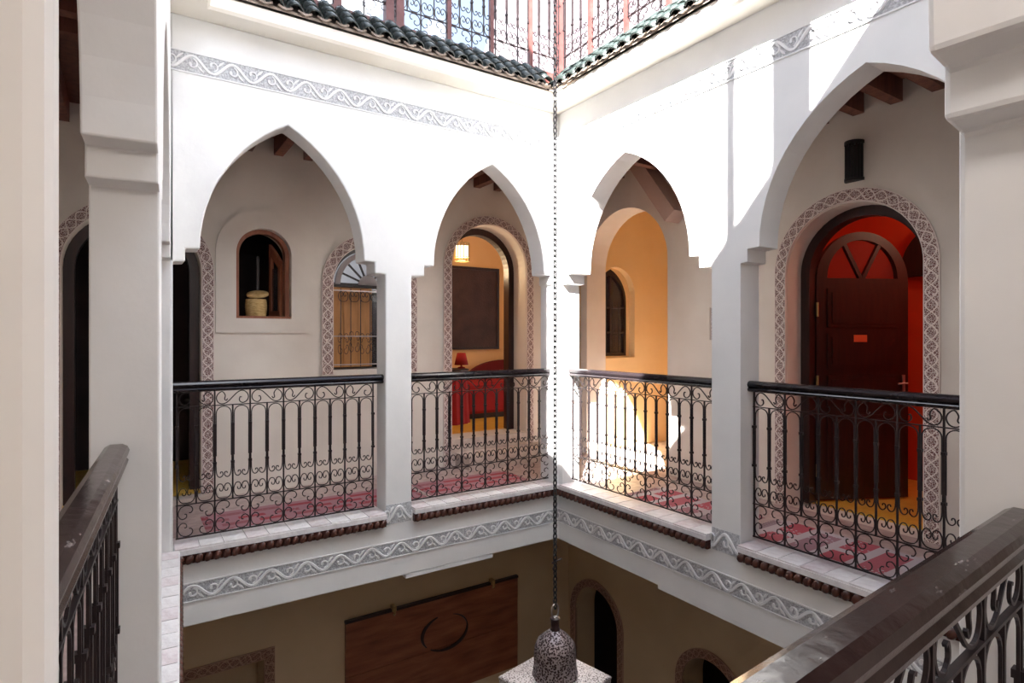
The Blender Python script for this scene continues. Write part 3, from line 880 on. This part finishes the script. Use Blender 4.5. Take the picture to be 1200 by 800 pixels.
# bedroom doorway
d = empty('door_1', (0.11, NY, 0.28)); tag(d, 'dark wooden arched frame of the open bedroom doorway', 'doorway', kind='structure')
arch_frame(0, 0.495, 0.075, 0, 1.90, 0.26, 0.37).obj('door_frame', 'darkwood', d)
o = MB().box(-0.46, 0.72, -0.34, 0.0, 0.0, 0.14).obj('door_step', 'stone', loc=(0.11, NY, 0)); tag(o, 'pale stone step in front of the bedroom doorway', 'step', kind='structure')
o = MB().box(-0.495, 0.495, -0.02, 0.36, 0.0, 0.279).obj('door_threshold', 'stone', loc=(0.11, NY, 0)); tag(o, 'pale stone threshold of the bedroom doorway', 'threshold', kind='structure')
# dark doorway by the near pillar
d = empty('door_2', (-3.29, NY, 0.06)); tag(d, 'dark wooden arched frame of the unlit doorway beside the near pillar', 'doorway', kind='structure')
arch_frame(0, 0.48, 0.075, 0, 1.895, 0.14, 0.25).obj('door_frame', 'darkwood', d)
o = MB().box(-0.60, 0.60, -0.12, 0.0, 0.0, 0.05).obj('door_step', 'stone', loc=(-3.29, NY, 0)); tag(o, 'low pale step before the unlit doorway', 'step', kind='structure')
o = MB().box(-0.48, 0.48, 0.0, 0.36, 0.0, 0.062).obj('door_threshold', 'yellowtile', loc=(-3.29, NY, 0)); tag(o, 'yellow tiled threshold of the unlit doorway', 'threshold', kind='structure')
# red room door
d = empty('door_3', (EX, -1.992, 0), -PI / 2); tag(d, 'mahogany arched door standing open into the red room, with fanlight', 'door', kind='structure')
arch_frame(0, 0.50, 0.075, 0, 1.925, 0.20, 0.31).obj('door_frame', 'darkwood', d)
LW = 0.86
leaf = empty('door_leaf'); leaf.parent = d
leaf.location = (-0.415, 0.29, 0.015); leaf.rotation_euler = (0, 0, R(64))
def leaf_part(mb, nm, m, par=leaf): return mb.obj(nm, m, par)
FZ = 1.86; fr = LW / 2
outl = [(0, 0), (LW, 0), (LW, FZ)] + arc(LW / 2, FZ, fr, 24)[1:]
hole = [(0.10, FZ + 0.03), (LW - 0.10, FZ + 0.03)] + arc(LW / 2, FZ + 0.03, fr - 0.10, 20)[1:]
leaf_part(MB().plate(outl, [hole[:-1]], 0, 0.045), 'leaf_board', 'doorwood')
for z0, z1 in ((0.14, 0.72), (0.80, 1.06), (1.12, 1.42), (1.47, 1.80)):
    leaf_part(MB().box(0.10, LW - 0.10, -0.012, 0.0, z0, z1).box(0.135, LW - 0.135, -0.020, -0.012, z0 + .035, z1 - .035), 'door_panel', 'doorwood')
for an in (62, 118):
    a = R(an)
    leaf_part(MB().obox((LW / 2 + math.cos(a) * .19, 0.02, FZ + .03 + math.sin(a) * .17), (math.cos(a), 0, math.sin(a)), (0, 1, 0), (-math.sin(a), 0, math.cos(a)), .19, .016, .016), 'fanlight_bar', 'doorwood')
leaf_part(MB().plate(hole[:-1], [], 0.02, 0.026), 'fanlight_pane', 'clearglass')
leaf_part(MB().box(0.33, 0.45, -0.026, -0.020, 1.345, 1.405), 'door_sign', 'signred')['label'] = 'small orange red sign'
leaf_part(MB().box(LW - .062, LW - .038, -0.014, -0.002, 0.80, 1.06).tube([(LW - .05, -.014, .99), (LW - .05, -.05, .99), (LW - .14, -.055, .985)], .008, 6), 'door_handle', 'silver')['label'] = 'slim silver lever handle on a long plate'
for z in (0.25, 1.00, 1.62):
    leaf_part(MB().tube([(0.0, -0.012, z - .06), (0.0, -0.012, z + .06)], .012, 8), 'hinge', 'brass')
# arched fanlight over the inner opening of the red room
f = empty('inner_fanlight', (3.085, -2.05, 0), -PI / 2); tag(f, 'dark wooden arched fanlight on the far red wall of the room', 'fanlight')
MB().plate([(-.46, 2.02)] + [(.46, 2.02)] + arc(0, 2.06, .46, 24), [], -0.05, 0.0).obj('fanlight_board', 'darkwood', f)
MB().box(-.50, .50, -0.07, 0.0, 1.99, 2.04).obj('transom', 'darkwood', f)
o = MB().box(-.03, .03, -.012, 0, 0, .10).obj('switch_plate', 'brass', loc=(3.09, -2.62, 1.12), rot=(0, 0, -PI / 2)); tag(o, 'small light switch plate on the red wall', 'switch')

# ------------------------------------------------------------------ windows
# basket niche
w = empty('window_1', (-2.30, NY, 1.57)); tag(w, 'small arched window with reddish wooden frame, basket on its ledge', 'window', kind='structure')
arch_frame(0, 0.235, 0.035, 0, 0.585, 0.07, 0.15).obj('window_frame', 'redwood', w)
MB().box(-0.235, 0.235, 0.02, 0.34, -0.004, 0.022).obj('window_ledge', 'redwood', w)
sh = empty('shutter'); sh.parent = w; sh.location = (0.195, 0.155, 0.03); sh.rotation_euler = (0, 0, R(108))
MB().plate([(0, 0), (0.20, 0), (0.20, 0.70), (0.10, 0.62), (0, 0.52)], [[(0.035, 0.05), (0.165, 0.05), (0.165, 0.58), (0.035, 0.46)]], 0, 0.03).obj('shutter_frame', 'redwood', sh)
MB().box(0.035, 0.165, 0.01, 0.015, 0.05, 0.46).obj('shutter_pane', 'glass', sh)
MB().box(-0.012, 0.012, 0.30, 0.32, 0.02, 0.60).obj('mullion', 'doorwood', w)
b = empty('wicker_basket', (-2.345, NY + 0.135, 1.594)); tag(b, 'round straw wicker basket with tilted lid on the arched niche ledge', 'basket')
pr = []
for k in range(11):
    z = 0.0145 * k
    pr += [(0.086 + 0.008 * math.sin(k * .28) + .003, z + .002), (0.086 + 0.008 * math.sin(k * .28) - .002, z + .012)]
MB().lathe(pr, 20).obj('basket_body', 'wicker', b, smooth=True)
lp = [(0.02, .026), (.06, .022), (.092, .014), (.097, .004), (.094, -.006), (.07, -.010)]
MB().lathe(lp, 20).obj('basket_lid', 'wicker', b, smooth=True, loc=(0.012, -.01, .200), rot=(R(20), R(-8), 0))
# grille window
w = empty('window_2', (-1.29, NY, 1.08)); tag(w, 'arched window with iron grille and fan bars inside carved surround', 'window', kind='structure')
ZW = 0.85
arch_frame(0, 0.38, 0.035, 0, ZW, 0.12, 0.17).obj('window_frame', 'darkwood', w)
MB().box(-0.38, 0.38, 0.12, 0.17, ZW - .025, ZW + .015).obj('transom', 'darkwood', w)
MB().box(-0.345, 0.05, 0.128, 0.145, 0.02, ZW - .03).box(-.24, -.225, .120, .128, .04, ZW - .05).box(-.09, -.075, .120, .128, .04, ZW - .05).obj('board_shutter', 'brownshutter', w)
MB().plate([(-.34, ZW + .015), (.34, ZW + .015)] + arc(0, ZW + .015, .34, 20)[1:-1], [], 0.15, 0.155).obj('fanlight_pane', 'glowpane', w)
MB().plate([(-.345, 0.03), (.345, 0.03), (.345, ZW - .03), (-.345, ZW - .03)], [], 0.150, 0.153).obj('pane', 'glass', w)
MB().plate(arc(0, ZW, .335, 20) + arc(0, ZW, .285, 20)[::-1], [], 0.085, 0.115).obj('fan_rim', 'greytimber', w)
MB().plate([(-.10, ZW), (.10, ZW)] + arc(0, ZW, .10, 12)[1:-1], [], 0.09, 0.11).obj('fan_hub', 'greytimber', w)
for k in range(1, 8):
    a = PI * k / 8
    MB().tube([(.08 * math.cos(a), .10, ZW + .08 * math.sin(a)), (.31 * math.cos(a), .10, ZW + .31 * math.sin(a))], .012, 4).obj('fan_bar', 'iron', w)
for z in (0.05, 0.33, 0.78):
    MB().box(-.375, .375, .02, .032, z - .005, z + .005).obj('grille_bar', 'silver', w)
for k in range(7):
    x = -.30 + .10 * k
    MB().tube([(x, .026, .03), (x, .026, .80)], .005, 4).obj('grille_bar', 'iron', w)
for k in range(6):
    link('grille_scroll', QUAD, 'iron', w, loc=(-.33 + .11 * k, .026, .08 if k % 2 else .06), scale=(.5, 1, 1.0))
    link('grille_scroll', VOL, 'iron', w, loc=(-.33 + .11 * k, .026, .36))
# stair hall window
w = empty('window_3', (HW['cx'], VN + 0.10, 1.16)); tag(w, 'narrow pointed window with dark panes in the ochre stair hall', 'window', kind='structure')
cx0 = HW['cx']
PWl = [(a - cx0, b - 1.16) for a, b in PW]
PWi = [(-.235, .04), (.235, .04)] + pointed(0, .235, .69, 1.04)
MB().plate(PWl, [PWi], 0.0, 0.05).obj('window_frame', 'darkwood', w)
MB().plate(PWi, [], 0.03, 0.036).obj('pane', 'glass', w)
MB().plate(PWl, [], 0.06, 0.07).obj('backing_board', 'darkroom', w)
MB().box(-.19, -.09, 0.045, 0.055, 0.06, 0.56).obj('shutter_slat', 'redwood', w)
MB().box(-.012, .012, -0.006, 0.03, 0.04, 1.02).obj('mullion', 'darkwood', w)
for z in (.30, .62): MB().box(-.235, .235, -0.004, 0.03, z - .010, z + .010).obj('glazing_bar', 'darkwood', w)
for k in range(4):
    MB().box(-.20 + .11 * k, -.19 + .11 * k, -0.012, -0.004, 0.05, .70).obj('grille_bar', 'black', w)

# ------------------------------------------------------------------ things on walls
# wall lantern over the red room door
s = empty('wall_lantern', (EX, -2.035, 2.575), -PI / 2); tag(s, 'black slatted half-round wall lantern above the red room doorway', 'wall lamp')
MB().box(-.06, .06, -.012, 0, 0, .30).obj('back_plate', 'black', s)
for z0, z1 in ((0.0, .022), (.275, .30)):
    MB().hplate([(.068 * math.cos(PI + PI * k / 12), .085 * math.sin(PI + PI * k / 12)) for k in range(13)], [], z0, z1).obj('end_cap', 'black', s)
for k in range(9):
    a = PI + PI * (k + .5) / 9
    MB().box(.060 * math.cos(a) - .004, .060 * math.cos(a) + .004, .076 * math.sin(a) - .004, .076 * math.sin(a) + .004, .02, .28).obj('slat', 'black', s)
# framed panel on the east gallery wall beside the column
s = empty('framed_panel', (EX, -0.82, 1.345), -PI / 2); tag(s, 'small pale framed panel with dark pattern beside the ochre archway', 'picture')
MB().plate([(-.13, 0), (.13, 0), (.13, .36), (-.13, .36)], [[(-.09, .03), (.09, .03), (.09, .33), (-.09, .33)]], -0.02, 0.0).obj('frame', 'gallery', s)
strip_uv([(-.09, .03 + .030 * k) for k in range(11)], [(.09, .03 + .030 * k) for k in range(11)], -0.008, 0.0, 'pattern_sheet', 'carved', s)

# the big wooden board on the ground floor wall
b = empty('wooden_board', (-0.55, NY - 0.005, -2.43)); tag(b, 'large old red brown wooden board with oval carving hung on ground floor wall', 'board')
hz = [0, .26, .50, .78, 1.03]
for i in range(4):
    MB().box(-1.01, 1.01, -0.035 - .003 * (i % 2), 0.0, hz[i] + .002, hz[i + 1] - .002).obj('plank', 'board', b)
MB().box(-1.015, 1.015, -0.045, 0.0, 1.03, 1.055).obj('top_rail', 'darkwood', b)
def carve(a0, a1, rx, rz_, cx, cz, w):
    mb = MB(); pts = [(cx + rx * math.cos(R(a0 + (a1 - a0) * k / 14)), cz + rz_ * math.sin(R(a0 + (a1 - a0) * k / 14))) for k in range(15)]
    n = len(pts); ribbon(mb, pts, [w * (.25 + .75 * math.sin(PI * k / (n - 1))) for k in range(n)], -0.046, -0.03)
    mb.obj('carved_arc', 'darkwood', b)
carve(110, 215, .27, .19, 0.07, .66, .045)
carve(230, 372, .27, .19, 0.07, .66, .045)
carve(-5, 70, .27, .18, 0.07, .66, .02)
for x in (-.52, .66):
    MB().box(x - .02, x + .02, -.07, 0, 1.04, 1.09).tube([(x, -.07, 1.09), (x, -.075, 1.02), (x, -.05, 1.0)], .012, 6).obj('hanging_hook', 'brass', b)

# ------------------------------------------------------------------ lantern on its chain
LX, LY, LZ = -1.505, -1.905, -0.045
g = empty('hanging_lantern', (LX, LY, LZ)); tag(g, 'pierced silver metal lantern hanging on a long chain in the courtyard', 'lantern')
MB().tube([(0.022 * math.cos(2 * PI * k / 14), 0, 0.035 + 0.038 * math.sin(2 * PI * k / 14)) for k in range(14)], .004, 6, closed=True).obj('hanging_ring', 'silver', g)
MB().lathe([(.024, .0), (.027, -.004), (.022, -.010), (.021, -.052), (.027, -.058), (.016, -.062)], 16).obj('neck', 'darkwood', g, smooth=True)
dome = [(.018, -.055), (.034, -.068), (.062, -.090), (.088, -.118), (.100, -.145), (.104, -.185), (.104, -.225), (.108, -.265), (.116, -.300), (.128, -.335), (.150, -.375), (.175, -.41)]
MB().lathe(dome, 60, lobes=12, amp=0.06).obj('dome', 'pierceddark', g, smooth=True)
LR = (0, 0, -R(33.4))
MB().lathe([(.11, -.285), (.285, -.300), (.292, -.306), (.290, -.316)], 4).obj('shoulder', 'pierced', g, rot=LR)
MB().lathe([(.288, -.316), (.275, -.66), (.20, -.72)], 4).obj('body', 'pierced', g, rot=LR)
MB().lathe([(.20, -.72), (.05, -.80), (.02, -.86)], 4).obj('finial', 'silver', g, rot=LR)
mb = MB(); z = 0.062; k = 0
lk = [(math.cos(2 * PI * t / 8), math.sin(2 * PI * t / 8)) for t in range(8)]
while z < 5.40:
    pts = [((.009 * c if k % 2 else 0), (0 if k % 2 else .009 * c), z + .018 * s_) for c, s_ in lk]
    mb.tube(pts, .0040, 4, closed=True); z += .0275; k += 1
ch = mb.obj('chain', 'black', g); ch['kind'] = 'stuff'
MB().tube([(-.02, 0, .285), (.035, -.01, .30)], .004, 5).tube([(0, 0, .27), (-.012, .0, .255), (.0, .0, .24)], .006, 5).obj('chain_hook', 'iron', g)
# beam from which it hangs, across the roof opening
o = MB().tube([(-4.2, LY, LZ + 5.42), (1.6, LY, LZ + 5.42)], .035, 8).obj('roof_crossbar', 'iron'); tag(o, 'iron crossbar over the courtyard from which the lantern chain hangs', 'bar')
for xx in (-4.1,):
    o = MB().tube([(xx, LY, 3.78), (xx, LY, LZ + 5.42)], .035, 8).obj('crossbar_support', 'iron'); tag(o, 'upright iron support of the crossbar on the roof', 'post')

# ------------------------------------------------------------------ bedroom furniture
b = empty('bed', (1.35, 3.0, 0.28)); tag(b, 'bed with plain red cover and dark rounded headboard in the bedroom', 'bed')
MB().box(-0.80, 1.30, -0.30, 0.20, 0.0, 0.07).obj('base', 'darkwood', b)
o = MB().box(-0.85, 1.38, -0.36, 0.20, 0.07, 0.50).obj('cover', 'redcloth', b)
o.modifiers.new('soft_edges', 'BEVEL').width = 0.04
MB().plate([(-.55, .35), (.85, .35)] + [(0.15 + .70 * math.cos(PI * k / 20), .48 + .30 * math.sin(PI * k / 20)) for k in range(21)], [], 0.205, 0.27).obj('headboard', mat('dark_red_velvet', (0.16, 0.008, 0.010), 0.9), b)
t = empty('draped_table', (0.16, 2.62, 0.28)); tag(t, 'round side table draped in red cloth carrying the red lamp', 'table')
MB().lathe([(.30 + .012, .0), (.295, .30), (.285, .655), (.27, .675), (.01, .678)], 40, lobes=20, amp=0.05).obj('cloth', 'redcloth', t)
MB().lathe([(.30, .678), (.31, .684), (.31, .70), (.29, .704)], 28).obj('table_top', 'darkwood', t)
t = empty('table_lamp', (0.40, 2.62, 0.985)); tag(t, 'red table lamp with tapered red shade on the draped table', 'lamp')
MB().lathe([(.05, 0), (.05, .012), (.015, .025), (.012, .04), (.02, .05), (.008, .06), (.008, .10)], 14).obj('base', 'redshade', t, smooth=True)
MB().lathe([(.095, .045), (.058, .205), (.056, .205), (.090, .045)], 18).obj('shade', 'redshade', t, smooth=True)
p = empty('painting', (0.86, 3.295, 1.24)); tag(p, 'large dark painting on the orange bedroom wall', 'painting')
MB().box(-.52, .52, -.03, 0, 0, 1.18).obj('canvas', 'darkcanvas', p)
MB().plate([(-.54, -.02), (.54, -.02), (.54, 1.20), (-.54, 1.20)], [[(-.50, .02), (.50, .02), (.50, 1.16), (-.50, 1.16)]], -.04, 0).obj('frame', 'darkwood', p)
p = empty('pendant_lamp', (0.18, 2.2, 2.36)); tag(p, 'lit cylindrical pendant lamp hanging in the orange bedroom', 'lamp')
MB().lathe([(.082, .05), (.082, .19)], 18).obj('glass_shade', 'lampglow', p, smooth=True)
for k in range(14):
    a = 2 * PI * k / 14
    MB().box(.09 * math.cos(a) - .004, .09 * math.cos(a) + .004, .09 * math.sin(a) - .004, .09 * math.sin(a) + .004, .0, .22).obj('cage_bar', 'brass', p)
for z in (.0, .045, .19, .22):
    MB().tube([(.092 * math.cos(2 * PI * k / 18), .092 * math.sin(2 * PI * k / 18), z) for k in range(18)], .006, 4, closed=True).obj('cage_ring', 'brass', p)
MB().tube([(0, 0, .19), (0, 0, .84)], .006, 5).obj('rod', 'brass', p)
def lamp(name, loc, e, c, r=0.08):
    d = bpy.data.lights.new(name, 'POINT'); d.energy = e; d.color = c; d.shadow_soft_size = r
    o = bpy.data.objects.new(name, d); o.location = loc; col.objects.link(o)
lamp('pendant_light', (0.18, 2.2, 2.28), 4, (1.0, 0.72, 0.42))
lamp('red_room_light', (2.6, -2.9, 2.6), 3.5, (1.0, 0.75, 0.5))

# unseen fill lamp added behind the viewer to brighten the near columns
p = empty('fill_lamp', (-2.75, -4.85, 2.62)); tag(p, 'added fill lamp with brass ceiling rod behind the viewer', 'lamp')
MB().lathe([(.08, .05), (.09, .12), (.08, .19)], 18).obj('glass_shade', 'lampglow', p, smooth=True)
MB().lathe([(.03, .19), (.02, .25), (.012, .26), (.012, .61)], 12).obj('rod', 'brass', p)
lamp('fill_light', (-2.75, -4.85, 2.55), 7, (1.0, 0.95, 0.92), 0.12)

# ------------------------------------------------------------------ rugs
def rug(name, x0, x1, y0, y1, m, label, fr_axis):
    cx, cy = (x0 + x1) / 2, (y0 + y1) / 2
    r = empty(name, (cx, cy, 0)); tag(r, label, 'rug', 'runner rugs on the gallery floor')
    MB().box(x0 - cx, x1 - cx, y0 - cy, y1 - cy, 0.0, 0.008).obj('pile', m, r)
    mb = MB()
    if fr_axis == 'x':
        for k in range(int((y1 - y0) / .03)):
            for xx, dx in ((x0 - cx, -.05), (x1 - cx, .05)):
                yy = y0 - cy + .015 + .03 * k
                mb.box(min(xx, xx + dx), max(xx, xx + dx), yy - .006, yy + .006, 0, .005)
    else:
        for k in range(int((x1 - x0) / .03)):
            for yy, dy in ((y0 - cy, -.05), (y1 - cy, .05)):
                xx = x0 - cx + .015 + .03 * k
                mb.box(xx - .006, xx + .006, min(yy, yy + dy), max(yy, yy + dy), 0, .005)
    mb.obj('fringe', m, r)['kind'] = 'stuff'
rug('runner_rug', -2.82, -1.20, 0.27, 0.86, 'rugred', 'red patterned kilim runner on the floor below the basket niche', 'x')
rug('runner_rug', -1.05, -0.10, 0.27, 0.86, 'rugred', 'red patterned kilim runner before the bedroom doorway', 'x')
rug('runner_rug', 0.27, 0.80, -1.55, -0.55, 'rugeast', 'red and grey kilim runner on the floor before the ochre archway', 'y')
rug('runner_rug', 0.27, 0.84, -3.60, -1.72, 'rugeast', 'red and grey kilim runner before the red room doorway', 'y')
